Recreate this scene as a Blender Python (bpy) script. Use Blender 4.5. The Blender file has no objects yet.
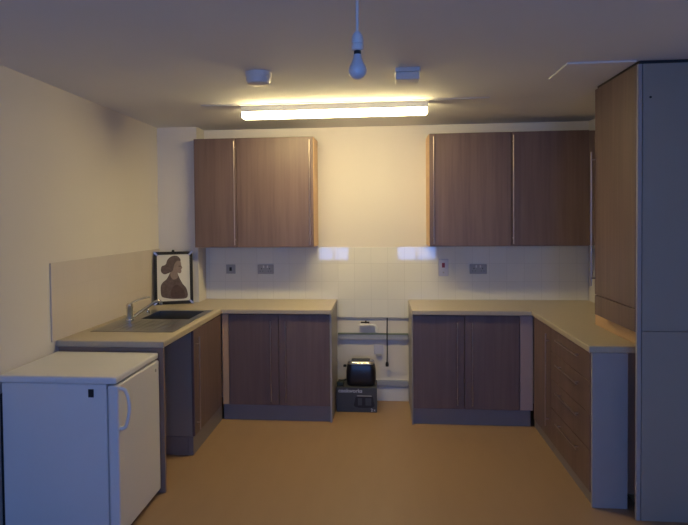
import bpy, bmesh, math, random
from mathutils import Vector, Matrix
random.seed(4)
PI = math.pi
scn = bpy.context.scene
COL = scn.collection

# ------------------------------------------------------------------ materials
def new_mat(name):
    m = bpy.data.materials.new(name); m.use_nodes = True
    nt = m.node_tree
    b = nt.nodes.get('Principled BSDF')
    return m, nt, b

def plain(name, col, rough=.5, metal=0.0, noise=.04, scale=6.0, bump=0.0, bscale=200., spec=.5, coat=0.0):
    """a surface with a slight procedural variation of its own colour"""
    m, nt, b = new_mat(name)
    tc = nt.nodes.new('ShaderNodeTexCoord')
    n = nt.nodes.new('ShaderNodeTexNoise'); n.inputs['Scale'].default_value = scale; n.inputs['Detail'].default_value = 4
    nt.links.new(tc.outputs['Object'], n.inputs['Vector'])
    mx = nt.nodes.new('ShaderNodeMix'); mx.data_type = 'RGBA'
    mx.inputs[6].default_value = (*[max(0, c*(1-noise)) for c in col], 1)
    mx.inputs[7].default_value = (*[min(1, c*(1+noise)) for c in col], 1)
    nt.links.new(n.outputs['Fac'], mx.inputs[0]); nt.links.new(mx.outputs[2], b.inputs['Base Color'])
    b.inputs['Roughness'].default_value = rough; b.inputs['Metallic'].default_value = metal
    b.inputs['Specular IOR Level'].default_value = spec
    b.inputs['Coat Weight'].default_value = coat
    if bump:
        n2 = nt.nodes.new('ShaderNodeTexNoise'); n2.inputs['Scale'].default_value = bscale; n2.inputs['Detail'].default_value = 3
        nt.links.new(tc.outputs['Object'], n2.inputs['Vector'])
        bp = nt.nodes.new('ShaderNodeBump'); bp.inputs['Strength'].default_value = bump; bp.inputs['Distance'].default_value = .002
        nt.links.new(n2.outputs['Fac'], bp.inputs['Height']); nt.links.new(bp.outputs['Normal'], b.inputs['Normal'])
    return m

def wood(name, c1, c2, rough=.42, vert=True):
    """laminate with a fine grain running along z"""
    m, nt, b = new_mat(name)
    tc = nt.nodes.new('ShaderNodeTexCoord')
    mp = nt.nodes.new('ShaderNodeMapping')
    mp.inputs['Scale'].default_value = (38, 38, 1.6) if vert else (38, 1.6, 38)
    nt.links.new(tc.outputs['Object'], mp.inputs['Vector'])
    n = nt.nodes.new('ShaderNodeTexNoise'); n.inputs['Scale'].default_value = 1.0; n.inputs['Detail'].default_value = 5; n.inputs['Distortion'].default_value = .5
    nt.links.new(mp.outputs['Vector'], n.inputs['Vector'])
    mp2 = nt.nodes.new('ShaderNodeMapping')
    mp2.inputs['Scale'].default_value = (8, 8, .8) if vert else (8, .8, 8)
    nt.links.new(tc.outputs['Object'], mp2.inputs['Vector'])
    n2 = nt.nodes.new('ShaderNodeTexNoise'); n2.inputs['Scale'].default_value = 1.0; n2.inputs['Detail'].default_value = 3
    nt.links.new(mp2.outputs['Vector'], n2.inputs['Vector'])
    ad = nt.nodes.new('ShaderNodeMath'); ad.operation = 'ADD'
    nt.links.new(n.outputs['Fac'], ad.inputs[0]); nt.links.new(n2.outputs['Fac'], ad.inputs[1])
    mr = nt.nodes.new('ShaderNodeMapRange'); mr.inputs['From Min'].default_value = .7; mr.inputs['From Max'].default_value = 1.3
    nt.links.new(ad.outputs[0], mr.inputs['Value'])
    mx = nt.nodes.new('ShaderNodeMix'); mx.data_type = 'RGBA'
    mx.inputs[6].default_value = (*c1, 1); mx.inputs[7].default_value = (*c2, 1)
    nt.links.new(mr.outputs['Result'], mx.inputs[0]); nt.links.new(mx.outputs[2], b.inputs['Base Color'])
    b.inputs['Roughness'].default_value = rough
    return m

def tiles(name, col, grout, axis, tw, th, rough, off=(0, 0), strength=.5):
    m, nt, b = new_mat(name)
    tc = nt.nodes.new('ShaderNodeTexCoord')
    sp = nt.nodes.new('ShaderNodeSeparateXYZ'); nt.links.new(tc.outputs['Object'], sp.inputs[0])
    cb = nt.nodes.new('ShaderNodeCombineXYZ')
    nt.links.new(sp.outputs[axis], cb.inputs[0]); nt.links.new(sp.outputs['Z'], cb.inputs[1])
    ad = nt.nodes.new('ShaderNodeVectorMath'); ad.operation = 'ADD'; ad.inputs[1].default_value = (off[0], off[1], 0)
    nt.links.new(cb.outputs[0], ad.inputs[0])
    br = nt.nodes.new('ShaderNodeTexBrick'); br.offset = 0; br.squash = 1
    br.inputs['Scale'].default_value = 1; br.inputs['Brick Width'].default_value = tw; br.inputs['Row Height'].default_value = th
    br.inputs['Mortar Size'].default_value = .0016; br.inputs['Mortar Smooth'].default_value = .3
    br.inputs['Color1'].default_value = (*col, 1); br.inputs['Color2'].default_value = (*[c*.97 for c in col], 1)
    br.inputs['Mortar'].default_value = (*grout, 1)
    nt.links.new(ad.outputs[0], br.inputs['Vector'])
    nt.links.new(br.outputs['Color'], b.inputs['Base Color'])
    bp = nt.nodes.new('ShaderNodeBump'); bp.invert = True; bp.inputs['Strength'].default_value = strength; bp.inputs['Distance'].default_value = .001
    nt.links.new(br.outputs['Fac'], bp.inputs['Height']); nt.links.new(bp.outputs['Normal'], b.inputs['Normal'])
    b.inputs['Roughness'].default_value = rough
    return m

def emit(name, col, strength):
    m, nt, b = new_mat(name)
    n = nt.nodes.new('ShaderNodeTexNoise'); n.inputs['Scale'].default_value = 3
    mx = nt.nodes.new('ShaderNodeMix'); mx.data_type = 'RGBA'
    mx.inputs[6].default_value = (*col, 1); mx.inputs[7].default_value = (*[c*.96 for c in col], 1)
    nt.links.new(n.outputs['Fac'], mx.inputs[0]); nt.links.new(mx.outputs[2], b.inputs['Emission Color'])
    b.inputs['Emission Strength'].default_value = strength
    b.inputs['Base Color'].default_value = (.85, .85, .82, 1)
    return m

M = {}
M['wall'] = plain('painted_wall', (.67, .63, .59), .8, noise=.03, scale=2.2, bump=.25, bscale=90)
M['ceiling'] = plain('ceiling_paint', (.71, .71, .725), .9, noise=.03, scale=1.5, bump=.2, bscale=70)
M['wood'] = wood('taupe_wood_laminate', (.115, .072, .065), (.170, .112, .099))
M['carcass'] = plain('taupe_carcass', (.25, .17, .125), .5, noise=.05)
M['edging'] = plain('beech_edging', (.56, .36, .20), .45, noise=.05)
M['filler'] = plain('pale_filler_panel', (.40, .29, .26), .5, noise=.05)
M['plinth'] = plain('grey_plinth', (.215, .19, .185), .45, noise=.05)
M['panel'] = plain('pale_end_panel', (.34, .315, .30), .45, noise=.05)
M['tall_panel'] = plain('grey_side_panel', (.30, .27, .235), .5, noise=.05, scale=3)
M['worktop'] = plain('beige_worktop', (.45, .385, .285), .33, noise=.10, scale=60)
M['white_enamel'] = plain('white_enamel', (.68, .67, .66), .35, noise=.015)
M['white_plastic'] = plain('white_plastic', (.70, .69, .67), .4, noise=.02)
M['grey_plastic'] = plain('grey_plastic', (.36, .36, .36), .45, noise=.03)
M['dark'] = plain('dark_gap', (.02, .02, .022), .7, noise=.05)
M['black'] = plain('black_gloss', (.010, .010, .014), .30, noise=.05)
M['chrome'] = plain('chrome', (.62, .62, .62), .22, metal=1, noise=.02)
M['steel'] = plain('brushed_steel', (.34, .34, .32), .30, metal=1, noise=.06, scale=25)
M['handle'] = plain('satin_handle', (.48, .40, .36), .32, metal=1, noise=.03)
M['tile'] = tiles('glossy_white_tile', (.74, .73, .68), (.60, .59, .55), 'X', .15, .1625, .035, (.40+1.5, -.1125), .4)
M['splash'] = tiles('cream_tile_splashback', (.62, .555, .505), (.585, .52, .47), 'Y', .15, .1625, .12, (0, -.1125), .12)
M['rail'] = plain('blue_grey_trunking', (.34, .36, .43), .45, noise=.05)
M['rail_plate'] = plain('lilac_white_plastic', (.50, .50, .60), .4, noise=.02)
M['rail_top'] = plain('green_grey_seal', (.16, .20, .15), .6, noise=.1)
M['red'] = plain('red_rocker', (.22, .012, .02), .35, noise=.03)
M['black_matt'] = plain('matt_black', (.012, .011, .010), .7, noise=.1)
M['box'] = plain('charcoal_printed_card', (.050, .054, .062), .5, noise=.12, scale=14)
M['box_print'] = plain('dark_print', (.010, .011, .014), .4, noise=.1)
M['box_text'] = plain('silver_print', (.44, .46, .54), .45, noise=.03)
M['paper'] = plain('mount_paper', (.66, .64, .56), .7, noise=.03)
M['sepia'] = plain('sepia_ink', (.105, .075, .068), .75, noise=.6, scale=38)
M['sepia_dark'] = plain('dark_sepia_ink', (.075, .045, .042), .75, noise=.4, scale=45)
M['skin_ink'] = plain('pale_sepia_ink', (.24, .18, .15), .75, noise=.2, scale=40)
M['diffuser'] = emit('lit_diffuser', (1.0, .795, .37), 60.0)
M['cable_green'] = plain('dark_green_rubber', (.012, .022, .014), .5, noise=.1)
M['bulb'] = plain('opal_bulb_glass', (.62, .64, .68), .3, noise=.01, coat=.3)

# floor: warm vinyl with faint broad boards
m, nt, b = new_mat('warm_vinyl_floor')
tc = nt.nodes.new('ShaderNodeTexCoord'); mp = nt.nodes.new('ShaderNodeMapping'); mp.inputs['Scale'].default_value = (3, .6, 1)
nt.links.new(tc.outputs['Object'], mp.inputs['Vector'])
n1 = nt.nodes.new('ShaderNodeTexNoise'); n1.inputs['Scale'].default_value = 4; n1.inputs['Detail'].default_value = 6
nt.links.new(mp.outputs[0], n1.inputs['Vector'])
mx = nt.nodes.new('ShaderNodeMix'); mx.data_type = 'RGBA'
mx.inputs[6].default_value = (.285, .180, .105, 1); mx.inputs[7].default_value = (.325, .208, .122, 1)
nt.links.new(n1.outputs['Fac'], mx.inputs[0]); nt.links.new(mx.outputs[2], b.inputs['Base Color'])
b.inputs['Roughness'].default_value = .42
M['floor'] = m

# window glass: mostly clear, a little mirror
m, nt, b = new_mat('window_glass')
nt.nodes.remove(b)
out = nt.nodes['Material Output']
tr = nt.nodes.new('ShaderNodeBsdfTransparent'); gl = nt.nodes.new('ShaderNodeBsdfGlossy'); gl.inputs['Roughness'].default_value = .02
ms = nt.nodes.new('ShaderNodeMixShader'); ms.inputs[0].default_value = .06
nt.links.new(tr.outputs[0], ms.inputs[1]); nt.links.new(gl.outputs[0], ms.inputs[2]); nt.links.new(ms.outputs[0], out.inputs['Surface'])
M['glass'] = m

# ------------------------------------------------------------------ mesh helpers
def box(bm, x0, x1, y0, y1, z0, z1, bev=0.0, seg=2):
    r = bmesh.ops.create_cube(bm, size=1)
    vs = r['verts']
    bmesh.ops.scale(bm, vec=(x1-x0, y1-y0, z1-z0), verts=vs)
    bmesh.ops.translate(bm, vec=((x0+x1)/2, (y0+y1)/2, (z0+z1)/2), verts=vs)
    if bev:
        es = list({e for v in vs for e in v.link_edges})
        bmesh.ops.bevel(bm, geom=es, offset=bev, segments=seg, profile=.5, affect='EDGES')

def B(*a, **k):
    bm = bmesh.new(); box(bm, *a, **k); return bm

def cyl(bm, p0, p1, r0, r1=None, n=24, caps=True):
    r1 = r0 if r1 is None else r1
    p0 = Vector(p0); p1 = Vector(p1); d = p1-p0
    r = bmesh.ops.create_cone(bm, cap_ends=caps, segments=n, radius1=r0, radius2=r1, depth=d.length)
    mt = Matrix.Translation((p0+p1)/2) @ d.to_track_quat('Z', 'Y').to_matrix().to_4x4()
    bmesh.ops.transform(bm, matrix=mt, verts=r['verts'])

def tube(bm, pts, r, n=12):
    """swept round tube through a list of points, smoothed"""
    P = [Vector(p) for p in pts]
    S = []
    for i in range(len(P)-1):
        a = P[max(0, i-1)]; b_ = P[i]; c = P[i+1]; d = P[min(len(P)-1, i+2)]
        for k in range(6):
            t = k/6
            S.append(.5*((2*b_)+(c-a)*t+(2*a-5*b_+4*c-d)*t*t+(3*b_-a-3*c+d)*t**3))
    S.append(P[-1])
    rings = []
    up = Vector((0, 0, 1))
    tn = (S[1]-S[0]).normalized()
    nrm = tn.orthogonal().normalized()
    for i, s in enumerate(S):
        t = (S[min(i+1, len(S)-1)]-S[max(i-1, 0)]).normalized()
        nrm = (nrm - t*nrm.dot(t)).normalized(); bi = t.cross(nrm)
        rings.append([bm.verts.new(s+(nrm*math.cos(2*PI*k/n)+bi*math.sin(2*PI*k/n))*r) for k in range(n)])
    for a, b_ in zip(rings, rings[1:]):
        for k in range(n):
            bm.faces.new((a[k], a[(k+1) % n], b_[(k+1) % n], b_[k]))
    bm.faces.new(rings[0][::-1]); bm.faces.new(rings[-1])

def lathe(bm, prof, c, n=32, sx=1, sy=1):
    """profile [(r,z)] spun about the vertical through c"""
    rings = []
    for r, z in prof:
        if r < 1e-5: rings.append([bm.verts.new((c[0], c[1], c[2]+z))])
        else: rings.append([bm.verts.new((c[0]+r*sx*math.cos(2*PI*k/n), c[1]+r*sy*math.sin(2*PI*k/n), c[2]+z)) for k in range(n)])
    for a, b_ in zip(rings, rings[1:]):
        for k in range(n):
            if len(a) == 1 and len(b_) == 1: continue
            if len(a) == 1: bm.faces.new((a[0], b_[(k+1) % n], b_[k]))
            elif len(b_) == 1: bm.faces.new((a[k], a[(k+1) % n], b_[0]))
            else: bm.faces.new((a[k], a[(k+1) % n], b_[(k+1) % n], b_[k]))

def prism(bm, poly, y0, y1):
    """outline in x,z extruded along y"""
    a = [bm.verts.new((x, y0, z)) for x, z in poly]; b_ = [bm.verts.new((x, y1, z)) for x, z in poly]
    bm.faces.new(a); bm.faces.new(b_[::-1])
    n = len(poly)
    for k in range(n): bm.faces.new((a[k], b_[k], b_[(k+1) % n], a[(k+1) % n]))

def gridslab(us, vs, mask, w0, w1, axes):
    """slab with any cells left out, no inner faces. axes: order in which (u,v,w) become x,y,z"""
    bm = bmesh.new(); cache = {}
    def V(i, j, w):
        k = (i, j, w)
        if k not in cache:
            t = {'u': us[i], 'v': vs[j], 'w': w}
            cache[k] = bm.verts.new([t[a] for a in axes])
        return cache[k]
    nu, nv = len(us)-1, len(vs)-1
    F = lambda i, j: 0 <= i < nu and 0 <= j < nv and mask(i, j)
    for i in range(nu):
        for j in range(nv):
            if not F(i, j): continue
            for w in (w0, w1): bm.faces.new([V(i, j, w), V(i+1, j, w), V(i+1, j+1, w), V(i, j+1, w)])
            for di, dj, e in ((-1, 0, ((i, j), (i, j+1))), (1, 0, ((i+1, j), (i+1, j+1))), (0, -1, ((i, j), (i+1, j))), (0, 1, ((i, j+1), (i+1, j+1)))):
                if not F(i+di, j+dj):
                    bm.faces.new([V(*e[0], w0), V(*e[1], w0), V(*e[1], w1), V(*e[0], w1)])
    return bm

def link(name, bm, mat, parent=None, loc=None, smooth=False, bevel=0):
    """ONE mesh object; geometry is given in world coordinates and moved to the object's own origin"""
    bmesh.ops.recalc_face_normals(bm, faces=bm.faces)
    if parent is not None:
        org = parent['_w']
    else:
        org = loc if loc else [0, 0, 0]
    org = Vector(org)
    bmesh.ops.translate(bm, vec=-org, verts=bm.verts)
    me = bpy.data.meshes.new(name); bm.to_mesh(me); bm.free()
    me.materials.append(M[mat] if isinstance(mat, str) else mat)
    o = bpy.data.objects.new(name, me); COL.objects.link(o)
    if parent is not None: o.parent = parent
    else: o.location = org
    o['_w'] = list(org)
    if smooth:
        for p in me.polygons: p.use_smooth = True
        try: me.set_sharp_from_angle(angle=math.radians(40))
        except Exception: pass
    if bevel:
        md = o.modifiers.new('bevel', 'BEVEL'); md.width = bevel; md.segments = 3; md.limit_method = 'ANGLE'
    return o

def thing(name, label, cat, loc, group=None):
    o = bpy.data.objects.new(name, None); COL.objects.link(o)
    o.empty_display_size = .05
    o.location = loc; o['label'] = label; o['category'] = cat; o['_w'] = list(loc)
    if group: o['group'] = group
    return o

def tag(o, label, cat, group=None):
    o['label'] = label; o['category'] = cat
    if group: o['group'] = group
    return o

def struct(name, bm, mat, parent=None, **k):
    o = link(name, bm, mat, parent, **k)
    if parent is None: o['kind'] = 'structure'
    return o

# ------------------------------------------------------------------ room
H = 2.488
XL, XR = -2.0, 1.80
YB, YR = 5.254, -2.3
struct('floor', B(XL-.1, XR+.1, YR-.1, YB+.1, -.1, 0), 'floor')
struct('ceiling', B(XL-.1, XR+.1, YR-.1, YB+.1, H, H+.1), 'ceiling')
struct('wall_left', B(XL-.1, XL, YR-.1, YB+.1, 0, H), 'wall')
struct('wall_right', B(XR, XR+.1, YR-.1, YB+.1, 0, H), 'wall')
struct('wall_back', B(XL, XR, YB, YB+.1, 0, H), 'wall')
CX = -1.636; CY = 5.032
struct('wall_pier', B(XL, CX, CY, YB, 0, H), 'wall')
struct('baseboard_back', B(-.406, .232, YB-.014, YB, 0, .128, bev=.003), 'white_plastic')

# rear wall behind the camera, with the two windows the daylight comes through
WX = [(-1.45, -.70), (.30, 1.22)]
WZ = (.70, 2.12)
us = [XL, WX[0][0], WX[0][1], WX[1][0], WX[1][1], XR]; vs = [0, WZ[0], WZ[1], H]
struct('wall_rear', gridslab(us, vs, lambda i, j: not (j == 1 and i in (1, 3)), YR-.1, YR, 'uwv'), 'wall')
for k, (a, c) in enumerate(WX):
    w = bpy.data.objects.new('window_%d' % (k+1), None); COL.objects.link(w); w['kind'] = 'structure'
    w.location = ((a+c)/2, YR-.05, WZ[0]); w['_w'] = list(w.location)
    uu = [a, a+.05, (a+c)/2-.02, (a+c)/2+.02, c-.05, c]; vv = [WZ[0], WZ[0]+.05, WZ[1]-.05, WZ[1]]
    link('window_frame', gridslab(uu, vv, lambda i, j: not (j == 1 and i in (1, 3)), YR-.08, YR-.03, 'uwv'), 'white_plastic', w)
    link('window_pane', B(a+.05, (a+c)/2-.02, YR-.058, YR-.052, WZ[0]+.05, WZ[1]-.05), 'glass', w)
    link('window_pane', B((a+c)/2+.02, c-.05, YR-.058, YR-.052, WZ[0]+.05, WZ[1]-.05), 'glass', w)

# ceiling joint strip beside the strip light, and the ceiling hatch
struct('trim_1', B(-1.30, .75, 4.105, 4.125, H-.005, H), 'ceiling')
o = tag(link('ceiling_hatch', B(1.00, 1.358, 3.245, 3.60, H-.010, H, bev=.003), 'ceiling', loc=(1.17, 3.42, H-.01)),
        'thin square ceiling board beside the top of the tall cupboard', 'ceiling panel')

# ------------------------------------------------------------------ tiled areas
o = link('tile_splashback', B(CX+.002, XR-.002, YB-.009, YB-.0005, .763, 1.40, bev=.0015), 'tile')
tag(o, 'glossy white square wall tiles between worktops and wall cabinets on the back wall', 'wall tiles')
o = link('tile_splashback', B(XL+.0005, XL+.009, 3.31, CY-.003, .926, 1.405, bev=.0015), 'splash')
tag(o, 'shiny cream tiled splashback on the left wall behind the sink', 'wall tiles')

# ------------------------------------------------------------------ worktops
TZ0, TZ1 = .887, .925
XF, YF, YN = -1.316, 4.621, 3.362
SX0, SX1, SY0, SY1 = -1.89, -1.400, 3.68, 4.525      # the sink cut-out
us = sorted([XL, SX0, CX, SX1, XF, -.41]); vs = [YN, SY0, SY1, YF, CY, YB-.009]
def m1(i, j):
    x = (us[i]+us[i+1])/2; y = (vs[j]+vs[j+1])/2
    if x > XF and y < YF: return False
    if y > CY and x < CX: return False
    if SX0 < x < SX1 and SY0 < y < SY1: return False
    return True
o = link('worktop', gridslab(us, vs, m1, TZ0, TZ1, 'uvw'), 'worktop', bevel=.006)
tag(o, 'beige L-shaped worktop holding the steel sink, left side of the kitchen', 'worktop')
XG, YNR = 1.160, 3.372
us2 = [.232, XG, 1.442, XR-.002]; vs2 = [YNR, 4.09, YF, YB-.009]
def m2(i, j):
    if i == 0 and j < 2: return False
    if i == 2 and j == 0: return False
    return True
o = link('worktop', gridslab(us2, vs2, m2, TZ0, TZ1, 'uvw'), 'worktop', bevel=.006)
tag(o, 'beige L-shaped worktop on the right running under the tall cupboard', 'worktop')

# ------------------------------------------------------------------ cabinet parts
def bar_handle(parent, p, length, axis, out):
    """long slim bar on two posts. p = middle on the door face, out = direction away from the door"""
    bm = bmesh.new(); p = Vector(p); out = Vector(out); ax = Vector(axis)
    c = p+out*.026
    cyl(bm, c-ax*length/2, c+ax*length/2, .0045, n=14)
    for s in (-1, 1):
        q = p+ax*(length/2-.05)*s
        cyl(bm, q, q+out*.026, .0045, n=10)
    return link('handle', bm, 'handle', parent, smooth=True)

def hollow(bm, x0, x1, y0, y1, z0, z1, face, t=.018, back=True):
    """cabinet carcass of boards, open at `face` ('-y','+x','-x')"""
    box(bm, x0, x0+t, y0, y1, z0, z1); box(bm, x1-t, x1, y0, y1, z0, z1) 
    if face == '-y':
        box(bm, x0+t, x1-t, y1-.008, y1, z0, z1)
    box(bm, x0+t, x1-t, y0, y1-(.008 if face == '-y' else 0), z0, z0+t)
    box(bm, x0+t, x1-t, y0, y1-(.008 if face == '-y' else 0), z1-t, z1)

# wall cabinets --------------------------------------------------
CZ0, CZ1, CF = 1.418, 2.366, 4.935
wcs = [(-1.634, -1.256, 'right', 'narrow brown wood wall cabinet beside the projecting wall pier', None),
       (-1.254, -.583, 'right', 'wide brown wood wall cabinet left of the bare yellow-lit wall', None),
       (.402, 1.074, 'left', 'brown wood wall cabinet right of the bare yellow-lit wall', None),
       (1.076, 1.697, 'left', 'dark brown wood wall cabinet against the tall cupboard corner', None)]
for x0, x1, side, lab, g in wcs:
    t = thing('wall_cabinet', lab, 'wall cabinet', ((x0+x1)/2, 5.09, CZ0), 'wall cabinets')
    bm = bmesh.new(); hollow(bm, x0, x1, CF+.020, YB-.001 if CZ0 > 1.40 else YB, CZ0+.002, CZ1-.002, '-y')
    link('carcass', bm, 'carcass', t)
    if x1 > 1.6:
        link('filler_panel', B(x1+.001, XR-.003, CF+.020, CF+.038, CZ0+.002, CZ1-.002), 'carcass', t)
    d = link('door', B(x0+.0015, x1-.0015, CF, CF+.019, CZ0, CZ1, bev=.003), 'wood', t)
    if x0 < -1.3 or x0 > 0: hx = x1-.014 if side == 'right' else x0+.033
    else: hx = -.612
    if x0 > 1: hx = x0+.010
    bar_handle(d, (hx, CF, (CZ0+CZ1)/2-.005), .90, (0, 0, 1), (0, -1, 0))
    if abs(x1+.583) < .01 : link('edge_strip', B(x1, x1+.005, CF+.004, YB-.002, CZ0+.001, CZ1-.001, bev=.002), 'edging', t)
    if abs(x0-.402) < .01: link('edge_strip', B(x0-.005, x0, CF+.004, YB-.002, CZ0+.001, CZ1-.001, bev=.002), 'edging', t)

# base cabinets on the back wall ---------------------------------
DF = 4.640; DZ0, DZ1 = .135, .882
def base_back(x0, x1, fx0, fx1, xm, hx, lab, plx0, plx1, side, fmat):
    t = thing('base_cabinet', lab, 'base cabinet', ((x0+x1)/2, 4.95, 0), 'base cabinets')
    bm = bmesh.new(); hollow(bm, x0, x1, DF+.02, 5.235, DZ0, .885, '-y')
    link('carcass', bm, 'carcass', t)
    for (a, c, h) in ((x0, xm, hx[0]), (xm, x1, hx[1])):
        d = link('door', B(a+.0015, c-.0015, DF, DF+.019, DZ0, DZ1, bev=.003), 'wood', t)
        bar_handle(d, (h, DF, .50), .66, (0, 0, 1), (0, -1, 0))
    link('filler_panel', B(fx0, fx1, DF+.004, DF+.019, DZ0, DZ1, bev=.001), fmat, t)
    link('plinth', B(plx0, plx1, DF+.030, DF+.046, 0, DZ0-.003, bev=.001), 'plinth', t)
    a, c = (x1+.001, x1+.016) if side > 0 else (x0-.010, x0-.001)
    link('side_panel', B(a, c, DF+.002, 5.238, 0, .885, bev=.001), 'panel', t)
    return t
base_back(-1.262, -.428, -1.318, -1.264, -.846, (-.908, -.786), 'two-door grey-brown base cabinet left of the toaster gap', -1.318, -.428, 1, 'edging')
base_back(.243, 1.073, 1.075, 1.174, .645, (.587, .704), 'two-door grey-brown base cabinet right of the toaster gap', .243, 1.160, -1, 'filler')

# sink cabinet (left run) ---------------------------------------
t = thing('sink_cabinet', 'brown wood base cabinet under the sink with its grey side facing the empty bay', 'base cabinet', (-1.66, 4.28, 0), 'base cabinets')
SXF = -1.320
bm = bmesh.new()
box(bm, XL+.012, SXF-.020, 3.925, 3.943, DZ0, .885)         # near side
box(bm, XL+.012, SXF-.020, 4.602, 4.620, DZ0, .885)
box(bm, XL+.012, SXF-.020, 3.943, 4.602, DZ0, DZ0+.018)
box(bm, XL+.012, XL+.02, 3.943, 4.602, DZ0+.018, .70)
link('carcass', bm, 'tall_panel', t)
d = link('door', B(SXF-.019, SXF, 3.927, 4.618, DZ0, DZ1, bev=.003), 'wood', t)
bar_handle(d, (SXF, 3.975, .50), .66, (0, 0, 1), (1, 0, 0))
link('plinth', B(SXF-.045, SXF-.012, 3.925, 4.66, 0, DZ0-.003, bev=.001), 'plinth', t)
link('side_plinth', B(XL+.012, SXF-.047, 3.925, 3.943, 0, DZ0-.004, bev=.001), 'plinth', t)

# support panel beside the fridge
o = link('end_panel', B(XL+.012, -1.320, YN+.004, YN+.022, 0, TZ0-.001, bev=.001), 'carcass', loc=(-1.66, YN+.013, 0))
tag(o, 'upright grey panel holding the worktop end behind the small fridge', 'end panel')

# right run: door unit and drawer unit --------------------------
RX = 1.176
t = thing('base_cabinet', 'single-door brown base cabinet in the right inner corner next to the drawers', 'base cabinet', (1.5, 4.4, 0), 'base cabinets')
bm = bmesh.new()
box(bm, RX+.02, 1.78, 4.170, 4.188, DZ0, .885); box(bm, RX+.02, 1.78, 4.612, 4.630, DZ0, .885); box(bm, RX+.02, 1.78, 4.188, 4.612, DZ0, DZ0+.018)
box(bm, 1.772, 1.78, 4.188, 4.612, DZ0+.018, .885)
link('carcass', bm, 'carcass', t)
d = link('door', B(RX, RX+.019, 4.172, 4.628, DZ0-.06, DZ1, bev=.003), 'wood', t)
bar_handle(d, (RX, 4.215, .50), .66, (0, 0, 1), (-1, 0, 0))
link('plinth', B(RX+.014, RX+.03, 4.170, 4.662, 0, DZ0-.064, bev=.001), 'plinth', t)
t = thing('drawer_cabinet', 'four-drawer brown base cabinet under the right worktop', 'base cabinet', (1.5, 3.8, 0), 'base cabinets')
bm = bmesh.new()
box(bm, RX+.02, 1.432, 3.402, 3.420, DZ0-.06, .885); box(bm, RX+.02, 1.432, 4.148, 4.166, DZ0-.06, .885)
box(bm, RX+.02, 1.432, 3.420, 4.148, DZ0-.06, DZ0-.042); box(bm, 1.424, 1.432, 3.420, 4.148, DZ0-.042, .885)
link('carcass', bm, 'carcass', t)
zs = [.072, .318, .524, .714, .882]
for k in range(4):
    d = link('drawer', B(RX, RX+.019, 3.404, 4.166, zs[k]+.002, zs[k+1]-.002, bev=.003), 'wood', t)
    bar_handle(d, (RX, 3.77, zs[k+1]-.055), .44, (0, 1, 0), (-1, 0, 0))
link('plinth', B(RX+.014, RX+.019, 3.402, 4.166, 0, .070, bev=.001), 'plinth', t)
o = link('end_panel', B(RX+.002, 1.372, YNR+.004, YNR+.024, 0, TZ0-.001, bev=.002), 'panel', loc=(1.29, YNR+.014, 0))
tag(o, 'narrow pale panel closing the near end of the drawers under the right worktop', 'end panel')

# tall cupboard ---------------------------------------------------
TX = 1.365; TY0, TY1 = 3.270, 3.872; TT = 2.468
t = thing('tall_cupboard', 'tall brown wood cupboard reaching the ceiling at the right with big grey side', 'cupboard', (1.6, 3.6, 0))
bm = bmesh.new()
box(bm, TX+.021, XR-.004, TY0+.002, TY0+.020, 1.03, TT); box(bm, TX+.021, XR-.004, TY1-.018, TY1, 1.03, TT)
box(bm, TX+.021, XR-.004, TY0+.020, TY1-.018, 1.03, 1.048); box(bm, TX+.021, XR-.004, TY0+.020, TY1-.018, TT-.018, TT)
box(bm, XR-.012, XR-.004, TY0+.020, TY1-.018, 1.048, TT-.018)
link('carcass', bm, 'carcass', t)
d = link('door', B(TX, TX+.019, TY0+.002, TY1, 1.155, TT, bev=.003), 'wood', t)
bar_handle(d, (TX, TY1-.012, 1.64), .86, (0, 0, 1), (-1, 0, 0))
link('lower_flap', B(TX, TX+.019, TY0+.002, TY1, 1.026, 1.151, bev=.003), 'wood', t)
link('infill_panel', B(1.445, 1.460, TY0+.002, 4.085, 0, 1.029, bev=.001), 'edging', t)
link('infill_return', B(1.461, 1.79, 4.095, 4.110, .926, 1.029, bev=.001), 'edging', t)
link('edge_strip', B(TX+.002, TX+.024, TY0-.018, TY0, 0, TT, bev=.001), 'panel', t)
link('side_panel', B(TX+.027, XR-.003, TY0-.019, TY0, 1.037, TT, bev=.001), 'tall_panel', t)
link('side_panel', B(TX+.027, XR-.003, TY0-.019, TY0, 0, 1.034, bev=.001), 'tall_panel', t)
link('top_shadow_gap', B(TX+.012, XR-.004, TY0-.008, TY1-.01, TT+.001, H-.001), 'dark', t)  # near-black block painting in the shade of the gap under the ceiling
bm = bmesh.new(); cyl(bm, (1.43, TY0-.0225, 2.29), (1.43, TY0-.0185, 2.29), .006, n=16)
link('cover_cap', bm, 'dark', t)

# ------------------------------------------------------------------ fridge
FX0, FX1, FY0, FY1 = -1.985, -1.340, 2.788, 3.350
t = thing('fridge', 'small white under-counter fridge beside the left end of the worktop', 'fridge', (-1.65, 3.07, 0))
link('body', B(FX0+.018, FX1-.062, FY0+.012, FY1-.006, .03, .826, bev=.006), 'white_enamel', t)
link('top', B(FX0, FX1-.004, FY0, FY1, .828, .864, bev=.010, seg=3), 'white_enamel', t)
d = link('door', B(FX1-.055, FX1, FY0+.010, FY1-.004, .035, .820, bev=.010, seg=3), 'white_enamel', t)
bm = bmesh.new()
tube(bm, [(FX1-.004, FY0+.032, .802), (FX1+.030, FY0+.032, .792), (FX1+.047, FY0+.034, .740), (FX1+.048, FY0+.034, .675), (FX1+.030, FY0+.032, .605), (FX1-.004, FY0+.032, .594)], .0095, n=14)
link('handle', bm, 'white_plastic', d, smooth=True)
link('back_panel', B(-1.992, -1.968, FY0+.03, FY1-.03, .05, .76, bev=.003), 'black_matt', t)
link('gasket', B(FX1-.061, FX1-.056, FY0+.016, FY1-.010, .05, .80), 'grey_plastic', t)
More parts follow.
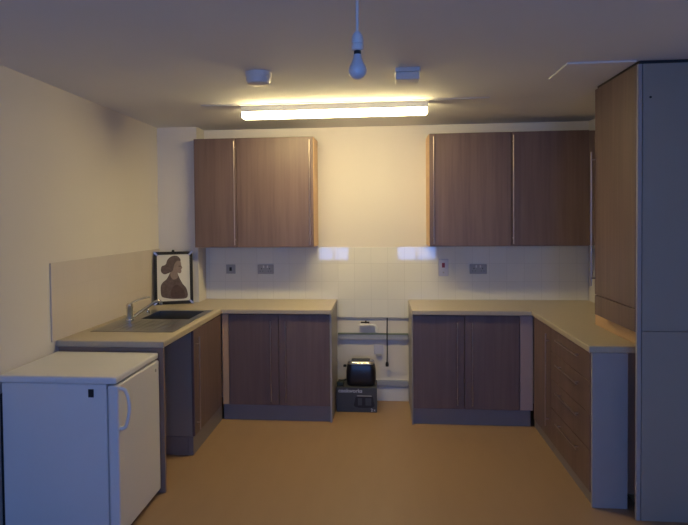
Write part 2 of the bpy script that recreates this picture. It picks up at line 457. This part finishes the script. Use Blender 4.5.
link('badge', B(-1.497, -1.468, FY0+.0085, FY0+.0115, .758, .800, bev=.001), 'black_matt', t)
bm = bmesh.new(); cyl(bm, (FX1, FY1-.06, .77), (FX1+.003, FY1-.06, .77), .010, n=16)
link('hinge_cap', bm, 'grey_plastic', d)
for (x, y) in ((-1.90, 2.85), (-1.90, 3.29), (-1.45, 2.85), (-1.45, 3.29)):
    bm = bmesh.new(); cyl(bm, (x, y, 0), (x, y, .03), .018); link('foot', bm, 'black_matt', t)

# ------------------------------------------------------------------ sink and tap
t = thing('sink', 'stainless steel inset sink and drainer in the left worktop', 'sink', (-1.66, 4.16, .925))
RX0, RX1, RY0, RY1 = -1.930, -1.365, 3.650, 4.552
BX0, BX1, BY0, BY1 = -1.790, -1.420, 4.125, 4.500
us = [RX0, BX0, BX1, RX1]; vs = [RY0, BY0, BY1, RY1]
link('rim', gridslab(us, vs, lambda i, j: not (i == 1 and j == 1), .9255, .9290, 'uvw'), 'steel', t, bevel=.0012)
bm = bmesh.new()
wt = .003; zb = .767
box(bm, BX0-wt, BX0, BY0-wt, BY1+wt, zb, .9254); box(bm, BX1, BX1+wt, BY0-wt, BY1+wt, zb, .9254)
box(bm, BX0, BX1, BY0-wt, BY0, zb, .9254); box(bm, BX0, BX1, BY1, BY1+wt, zb, .9254)
box(bm, BX0-wt, BX1+wt, BY0-wt, BY1+wt, zb-wt, zb)
link('bowl', bm, 'steel', t)
bm = bmesh.new()
for k in range(8):
    x = -1.80+k*.047
    cyl(bm, (x, 3.71, .9291), (x, 4.07, .9291), .0022, n=10)
link('drainer_ridges', bm, 'steel', t, smooth=True)
bm = bmesh.new(); lathe(bm, [(0, .004), (.03, .004), (.036, 0), (.036, -.001)], (-1.61, 4.31, zb+.001)); link('drain', bm, 'chrome', t, smooth=True)
bm = bmesh.new(); lathe(bm, [(0, .032), (.012, .031), (.017, .022), (.015, .006), (.022, 0), (0, 0)], (-1.840, 4.38, .9292)); link('waste_knob', bm, 'chrome', t, smooth=True)

qx, qy, qz = -1.838, 4.05, .9292
t = thing('mixer_tap', 'chrome single-lever mixer tap standing on the back edge of the sink', 'tap', (qx, qy, qz))
bm = bmesh.new(); lathe(bm, [(0, 0), (.030, 0), (.030, .006), (.024, .012), (.023, .085), (.026, .090), (.025, .115), (.014, .127), (0, .129)], (qx, qy, qz)); link('body', bm, 'chrome', t, smooth=True)
bm = bmesh.new(); tube(bm, [(qx, qy, qz+.120), (qx+.03, qy+.03, qz+.138), (qx+.08, qy+.07, qz+.156), (qx+.115, qy+.10, qz+.160)], .0075); link('lever', bm, 'chrome', t, smooth=True)
bm = bmesh.new(); tube(bm, [(qx+.015, qy+.012, qz+.022), (qx+.07, qy+.07, qz+.065), (qx+.13, qy+.13, qz+.112), (qx+.155, qy+.155, qz+.122), (qx+.168, qy+.167, qz+.112), (qx+.172, qy+.171, qz+.092)], .0115); link('spout', bm, 'chrome', t, smooth=True)

# ------------------------------------------------------------------ framed picture, leaning on the pier
# built upright about its own base then tilted
PW, PH = .330, .458
t = thing('framed_picture', 'black framed sepia portrait of a woman in profile, leaning in the worktop corner', 'picture', (-1.812, 4.885, .928))
t['_w'] = [0, 0, 0]
w2 = PW/2; fw = .027
bm = gridslab([-w2, -w2+fw, w2-fw, w2], [0, fw, PH-fw, PH], lambda i, j: not (i == 1 and j == 1), -.010, .010, 'uwv')
link('frame', bm, 'black_matt', t, bevel=.003)
link('backing', B(-w2+fw, w2-fw, 0, .006, fw, PH-fw), 'black_matt', t)
link('paper', B(-w2+fw, w2-fw, -.003, 0, fw, PH-fw), 'paper', t)
bm = gridslab([-w2+fw, -w2+fw+.006, w2-fw-.006, w2-fw], [fw, fw+.006, PH-fw-.006, PH-fw], lambda i, j: not (i == 1 and j == 1), -.011, -.0035, 'uwv')
link('inner_edge', bm, 'paper', t)
for sx in (-1, 1):
    for z0, sz in ((0, 1), (PH, -1)):
        bm = bmesh.new()
        prism(bm, [(sx*(w2+.002), z0-sz*.002), (sx*(w2-.012), z0-sz*.002), (sx*(w2-.038), z0+sz*.030), (sx*(w2-.030), z0+sz*.038), (sx*(w2+.002), z0+sz*.012)], -.0125, -.0101)
        link('corner_mount', bm, 'handle', t)
bm = bmesh.new(); lathe(bm, [(0, 0), (.012, .002), (.013, .01), (.006, .018), (0, .02)], (0, 0, PH-.002)); link('hanging_loop', bm, 'black_matt', t, smooth=True)
def spl(pts, k=5):
    P = [Vector(p) for p in pts]; n = len(P); S = []
    for i in range(n):
        a, b_, c, d = P[i-1], P[i], P[(i+1) % n], P[(i+2) % n]
        for q in range(k):
            u = q/k; S.append(.5*((2*b_)+(c-a)*u+(2*a-5*b_+4*c-d)*u*u+(3*b_-a-3*c+d)*u**3))
    return [(s.x, s.y) for s in S]
def pic(pts):   # picture fractions (0..1 of the paper, z upwards) to metres
    iw, ih = PW-2*fw, PH-2*fw
    return [((x-.5)*iw, fw+y*ih) for x, y in pts]
bm = bmesh.new(); prism(bm, pic(spl([(.12, .12), (.10, .30), (.16, .40), (.28, .47), (.36, .56), (.42, .62), (.60, .62), (.64, .56), (.70, .46), (.78, .36), (.90, .24), (.90, .06), (.55, .04), (.25, .07)])), -.0042, -.0031)
link('portrait_dress', bm, 'sepia', t)
bm = bmesh.new(); prism(bm, pic(spl([(.40, .62), (.42, .80), (.50, .90), (.64, .91), (.72, .86), (.745, .76), (.775, .71), (.74, .68), (.745, .63), (.70, .59), (.62, .60), (.63, .50), (.50, .46), (.42, .52)])), -.0052, -.0043)
link('portrait_face', bm, 'skin_ink', t)
bm = bmesh.new(); prism(bm, pic(spl([(.34, .60), (.22, .58), (.12, .64), (.14, .75), (.26, .79), (.33, .90), (.47, .97), (.62, .97), (.71, .91), (.72, .86), (.62, .86), (.54, .80), (.50, .70), (.46, .64)])), -.0062, -.0053)
link('portrait_hair', bm, 'sepia', t)
bm = bmesh.new(); prism(bm, pic(spl([(.44, .08), (.42, .22), (.50, .32), (.62, .34), (.74, .28), (.84, .16), (.80, .07)])), -.0062, -.0043)
link('portrait_sleeve', bm, 'sepia_dark', t)
bm = bmesh.new(); prism(bm, pic([(.66, .755), (.73, .75), (.73, .735), (.66, .738)]), -.0062, -.0053)
link('portrait_eye', bm, 'sepia_dark', t)
t.rotation_euler = (math.radians(-6), 0, math.radians(22))

# ------------------------------------------------------------------ electrics on the back wall
TF = YB-.0095   # face of the tiles
def plate(name, x0, x1, z0, z1, lab, cat, y=TF, mat='grey_plastic', group=None):
    t = thing(name, lab, cat, ((x0+x1)/2, y, z0), group)
    link('plate', B(x0, x1, y-.010, y, z0, z1, bev=.003), mat, t)
    return t
def rocker(t, x, z, y=TF, mat='white_plastic', w=.012, h=.022):
    link('switch', B(x-w/2, x+w/2, y-.0145, y-.0102, z-h/2, z+h/2, bev=.001), mat, t)
def pins(t, x, z, y=TF):
    bm = bmesh.new()
    box(bm, x-.003, x+.003, y-.0112, y-.0101, z+.008, z+.018); box(bm, x-.015, x-.008, y-.0112, y-.0101, z-.012, z-.007); box(bm, x+.008, x+.015, y-.0112, y-.0101, z-.012, z-.007)
    link('socket_holes', bm, 'dark', t)
t = plate('wall_switch', -1.440, -1.352, 1.160, 1.245, 'small single square wall switch on the tiles under the left wall cabinets', 'switch', group='wall electrics')
rocker(t, -1.396, 1.203, w=.022, h=.034, mat='dark')
t = plate('double_socket', -1.142, -.994, 1.157, 1.243, 'double power socket on the tiles left of the toaster gap', 'socket', group='wall electrics')
for s in (-1, 1): pins(t, -1.068+s*.038, 1.193); rocker(t, -1.068+s*.018, 1.225)
t = plate('double_socket', .776, .926, 1.157, 1.243, 'double power socket on the tiles under the right wall cabinets', 'socket', group='wall electrics')
for s in (-1, 1): pins(t, .851+s*.038, 1.193); rocker(t, .851+s*.018, 1.225)
t = plate('cooker_switch', .503, .589, 1.138, 1.290, 'tall pale cooker switch with a red rocker on the tiles', 'switch', mat='rail_plate', group='wall electrics')
rocker(t, .545, 1.235, mat='red', w=.026, h=.042); rocker(t, .545, 1.170, mat='grey_plastic', w=.014, h=.014)
t = plate('single_socket', -.078, .008, .425, .512, 'pale outlet plate low on the wall between the two rails in the gap', 'socket', y=YB, mat='rail_plate', group='wall electrics')
link('cable_outlet', B(-.060, -.010, YB-.022, YB-.0102, .408, .432, bev=.003), 'grey_plastic', t)

# trunking rails across the gap
def rail(z0, z1, lab, top):
    t = thing('wall_rail', lab, 'rail', (-.08, YB, z0), 'rails in the gap')
    link('rail_body', B(-.404, .230, YB-.030, YB-.001, z0, z1-.010 if top else z1, bev=.003), 'rail', t)
    if top: link('rail_seal', B(-.404, .230, YB-.034, YB-.001, z1-.0095, z1, bev=.001), 'rail_top', t)
rail(.562, .618, 'upper blue-grey horizontal rail across the gap behind the toaster', True)
rail(.140, .190, 'lower blue-grey horizontal rail just above the skirting in the gap', False)
# thin edge strip under the tiles
o = link('tile_edge_strip', B(-.404, .230, YB-.013, YB-.001, .750, .762, bev=.001), 'grey_plastic', loc=(-.08, YB, .75))
tag(o, 'thin grey strip along the bottom edge of the tiles in the gap', 'edging strip')

# isolating valve with a white elbow
t = thing('pipe_valve', 'small dark-handled valve with white pipe elbow under the tiles', 'valve', (-.148, YB, .69))
bm = bmesh.new(); tube(bm, [(-.20, YB-.03, .693), (-.14, YB-.03, .693), (-.09, YB-.03, .694), (-.062, YB-.03, .680), (-.056, YB-.03, .650), (-.056, YB-.03, .632)], .013); link('pipe_elbow', bm, 'white_plastic', t, smooth=True)
bm = bmesh.new(); cyl(bm, (-.17, YB-.03, .693), (-.17, YB, .693), .012); cyl(bm, (-.205, YB-.03, .693), (-.13, YB-.03, .693), .017); link('valve_body', bm, 'white_plastic', t, smooth=True)
bm = bmesh.new(); cyl(bm, (-.150, YB-.03, .7105), (-.150, YB-.03, .735), .007); box(bm, -.196, -.118, YB-.040, YB-.020, .713, .724, bev=.003); link('valve_handle', bm, 'black_matt', t)

# hanging cord
t = thing('hanging_cord', 'dark cord hanging down the wall from the tile edge to a dark plug', 'cord', (.04, YB-.045, .33))
bm = bmesh.new(); tube(bm, [(.042, YB-.020, .756), (.042, YB-.040, .735), (.040, YB-.046, .60), (.041, YB-.044, .48), (.039, YB-.042, .368)], .0055); link('cord', bm, 'dark', t, smooth=True)
bm = bmesh.new(); lathe(bm, [(0, 0), (.013, .002), (.015, .02), (.012, .036), (.007, .044), (0, .046)], (.039, YB-.042, .322)); link('plug', bm, 'black_matt', t, smooth=True)

# ------------------------------------------------------------------ toaster box and toaster
BXX0, BXX1, BYY0, BYY1, BZ = -.400, -.052, 4.915, 5.165, .212
t = thing('toaster_box', 'charcoal cardboard toaster box with silver lettering on the floor in the gap', 'box', (-.225, 5.04, 0))
link('carton', B(BXX0, BXX1, BYY0, BYY1, 0, BZ, bev=.002), 'box', t)
def text_mesh(s, size, x, y, z, mat, parent, name, width=None):
    cu = bpy.data.curves.new('lettering', 'FONT'); cu.body = s; cu.size = size; cu.extrude = .0004; cu.offset = .0012*size/.04
    o = bpy.data.objects.new('lettering', cu); COL.objects.link(o)
    dg = bpy.context.evaluated_depsgraph_get(); dg.update()
    me = bpy.data.meshes.new_from_object(o.evaluated_get(dg))
    bpy.data.objects.remove(o)
    bm = bmesh.new(); bm.from_mesh(me)
    if width:
        xs = [v.co.x for v in bm.verts]; k = width/(max(xs)-min(xs))
        for v in bm.verts: v.co.x *= k
    bmesh.ops.transform(bm, matrix=Matrix.Translation((x, y, z)) @ Matrix.Rotation(PI/2, 4, 'X'), verts=bm.verts)
    return link(name, bm, mat, parent)
text_mesh('cookworks', .044, BXX0+.018, BYY0-.0006, .170, 'box_text', t, 'lettering', width=.205)
text_mesh('2', .034, BXX1-.052, BYY0-.0006, .010, 'box_text', t, 'lettering')
text_mesh('x', .030, BXX1-.028, BYY0-.0006, .012, 'box_text', t, 'lettering')
# printed picture of the toaster on the box front (flat print)
def flat(poly, d, mat, name):
    bm = bmesh.new(); prism(bm, poly, BYY0-d-.0005, BYY0-d); link(name, bm, mat, t)
flat(spl([(-.235, .045), (-.240, .10), (-.228, .138), (-.20, .142), (-.11, .142), (-.088, .135), (-.080, .10), (-.085, .045)]), .0002, 'box_print', 'printed_toaster')
flat([(-.215, .060), (-.180, .060), (-.180, .122), (-.215, .122)], .0009, 'box', 'printed_highlight')
flat([(-.150, .060), (-.100, .060), (-.100, .122), (-.150, .122)], .0009, 'box', 'printed_highlight')
flat([(-.225, .138), (-.095, .138), (-.10, .146), (-.22, .146)], .0009, 'grey_plastic', 'printed_rim')

t = thing('toaster', 'black two-slot toaster with a steel top standing on its box', 'toaster', (-.19, 5.03, BZ))
tx0, tx1, ty0, ty1 = -.318, -.060, 4.945, 5.120
def rrect(x0, x1, y0, y1, r, n=7):
    P = []
    for cx, cy, a0 in ((x1-r, y1-r, 0), (x0+r, y1-r, 90), (x0+r, y0+r, 180), (x1-r, y0+r, 270)):
        for k in range(n):
            a = math.radians(a0+90*k/(n-1)); P.append((cx+r*math.cos(a), cy+r*math.sin(a)))
    return P
def loft(bm, secs, r):
    rings = []
    for dz, ins in secs:
        rr = max(.006, r-ins*.4)
        rings.append([bm.verts.new((x, y, dz)) for x, y in rrect(tx0+ins, tx1-ins, ty0+ins, ty1-ins, rr)])
    for a, b_ in zip(rings, rings[1:]):
        n = len(a)
        for k in range(n): bm.faces.new((a[k], a[(k+1) % n], b_[(k+1) % n], b_[k]))
    bm.faces.new(rings[0][::-1]); bm.faces.new(rings[-1])
z = BZ+.001
bm = bmesh.new(); loft(bm, [(z, .014), (z+.012, .006), (z+.05, 0), (z+.12, .001), (z+.165, .006), (z+.186, .012)], .050); link('body', bm, 'black', t, smooth=True)
bm = bmesh.new(); loft(bm, [(z+.1862, .010), (z+.198, .014), (z+.208, .024), (z+.212, .036)], .046); link('top_plate', bm, 'chrome', t, smooth=True)
for y in (4.997, 5.042):
    link('slot', B(-.272, -.112, y, y+.026, z+.2121, z+.2132, bev=.0004), 'dark', t)
link('lever', B(tx0-.026, tx0+.0015, 5.015, 5.050, z+.150, z+.166, bev=.004), 'black_matt', t)
bm = bmesh.new(); tube(bm, [(-.312, 5.09, z+.025), (-.345, 5.09, z+.013), (-.372, 5.06, z+.010), (-.380, 5.01, z+.010), (-.366, 4.975, z+.010), (-.345, 4.99, z+.012), (-.350, 5.03, z+.022), (-.372, 5.035, z+.020)], .0075); link('power_cord', bm, 'cable_green', t, smooth=True)
link('plug', B(-.396, -.340, 4.935, 4.972, z, z+.040, bev=.008), 'cable_green', t)

# ------------------------------------------------------------------ ceiling things
LY = 4.205
t = thing('strip_light', 'lit fluorescent strip light on the ceiling above the bare wall', 'ceiling light', (-.342, LY, H))
link('housing', B(-1.010, .325, LY-.047, LY+.047, H-.044, H-.001, bev=.003), 'white_plastic', t)
link('diffuser', B(-1.012, .327, LY-.046, LY+.046, H-.088, H-.0445, bev=.012, seg=4), 'diffuser', t, smooth=True)
for x in (-1.0165, .3285):
    link('end_cap', B(x-.003, x+.006, LY-.048, LY+.048, H-.086, H-.002, bev=.003), 'white_plastic', t)

t = thing('smoke_detector', 'round detector on the ceiling above the left end of the strip light', 'detector', (-.690, 3.25, H), 'ceiling detectors')
bm = bmesh.new(); lathe(bm, [(0, 0), (.074, 0), (.074, -.022), (.073, -.026), (0, -.026)], (-.690, 3.25, H)); link('base', bm, 'white_plastic', t, smooth=True)
bm = bmesh.new(); lathe(bm, [(0, -.0265), (.071, -.0265), (.070, -.042), (.062, -.062), (.03, -.066), (0, -.066)], (-.690, 3.25, H)); link('sensor_head', bm, 'white_plastic', t, smooth=True)
t = thing('heat_detector', 'square white detector box on the ceiling above the right end of the strip light', 'detector', (.147, 3.30, H), 'ceiling detectors')
link('base', B(.079, .215, 3.232, 3.368, H-.022, H, bev=.003), 'white_plastic', t)
link('cover', B(.082, .212, 3.236, 3.364, H-.066, H-.0225, bev=.006), 'white_plastic', t)

bx, by, bz = -.075, 1.90, 2.141
t = thing('pendant_bulb', 'unlit white bulb hanging on a cord from the ceiling', 'pendant lamp', (bx, by, H))
bm = bmesh.new(); lathe(bm, [(0, 0), (.042, 0), (.040, -.016), (.012, -.032), (0, -.033)], (bx, by, H)); link('ceiling_rose', bm, 'white_plastic', t, smooth=True)
bm = bmesh.new(); cyl(bm, (bx, by, bz+.116), (bx, by, H-.03), .0045, n=12); link('cord', bm, 'white_plastic', t, smooth=True)
bm = bmesh.new(); lathe(bm, [(0, .124), (.008, .123), (.015, .114), (.0185, .104), (.019, .085), (.0165, .084), (.0165, .082), (.019, .081), (.019, .064), (.016, .062), (0, .062)], (bx, by, bz)); link('lampholder', bm, 'white_plastic', t, smooth=True)
bm = bmesh.new(); lathe(bm, [(0, .0615), (.0115, .0615), (.0115, .050), (0, .050)], (bx, by, bz)); link('bayonet_cap', bm, 'dark', t, smooth=True)
bm = bmesh.new()
pr = [(0, .0495), (.0125, .0495), (.0135, .044), (.015, .034), (.021, .020)]
for k in range(1, 13):
    a = math.radians(35-k*125/12); pr.append((.0295*math.cos(a), .0295*math.sin(a)-.002))
pr[-1] = (0, -.0315)
lathe(bm, pr, (bx, by, bz)); link('bulb', bm, 'bulb', t, smooth=True)

# ------------------------------------------------------------------ light
w = bpy.data.worlds.new('sky'); scn.world = w; w.use_nodes = True
bg = w.node_tree.nodes['Background']
bg.inputs['Color'].default_value = (.16, .36, 1.0, 1); bg.inputs['Strength'].default_value = 14
for k, (a, c) in enumerate(WX):
    L = bpy.data.lights.new('window_portal', 'AREA'); L.shape = 'RECTANGLE'; L.size = c-a; L.size_y = WZ[1]-WZ[0]
    L.cycles.is_portal = True
    o = bpy.data.objects.new('window_portal', L); COL.objects.link(o)
    o.location = ((a+c)/2, YR-.11, (WZ[0]+WZ[1])/2); o.rotation_euler = (PI/2, 0, 0)   # shines along +y, into the room

# ------------------------------------------------------------------ camera (solved from the photograph)
cd = bpy.data.cameras.new('camera'); cam = bpy.data.objects.new('camera', cd); COL.objects.link(cam)
cd.sensor_width = 36; cd.sensor_fit = 'HORIZONTAL'; cd.lens = 578.17/688*36
cd.shift_x = 17.65/688; cd.shift_y = -28.54/688
cd.clip_start = .05
pi_, ya, ro = .0253, .0958, -.0094
# forward vector and roll
fw_ = Vector((-math.sin(ya)*math.cos(pi_), math.cos(ya)*math.cos(pi_), -math.sin(pi_)))
right0 = Vector((math.cos(ya), math.sin(ya), 0)); up0 = right0.cross(fw_)
cr, sr = math.cos(ro), math.sin(ro)
# image axes: u' = u cos - v sin, v' = u sin + v cos (v down) -> camera right/up in world
rt = right0*cr + up0*sr
upv = up0*cr - right0*sr
Mx = Matrix((rt, upv, -fw_)).transposed().to_4x4()
Mx.translation = Vector((0, 0, 1.6549))
cam.matrix_world = Mx
scn.camera = cam

for o in bpy.data.objects:
    if '_w' in o: del o['_w']
scn.view_settings.view_transform = 'Standard'; scn.view_settings.look = 'None'
scn.view_settings.gamma = 1; scn.view_settings.use_curve_mapping = False
scn.view_settings.exposure = -0.08
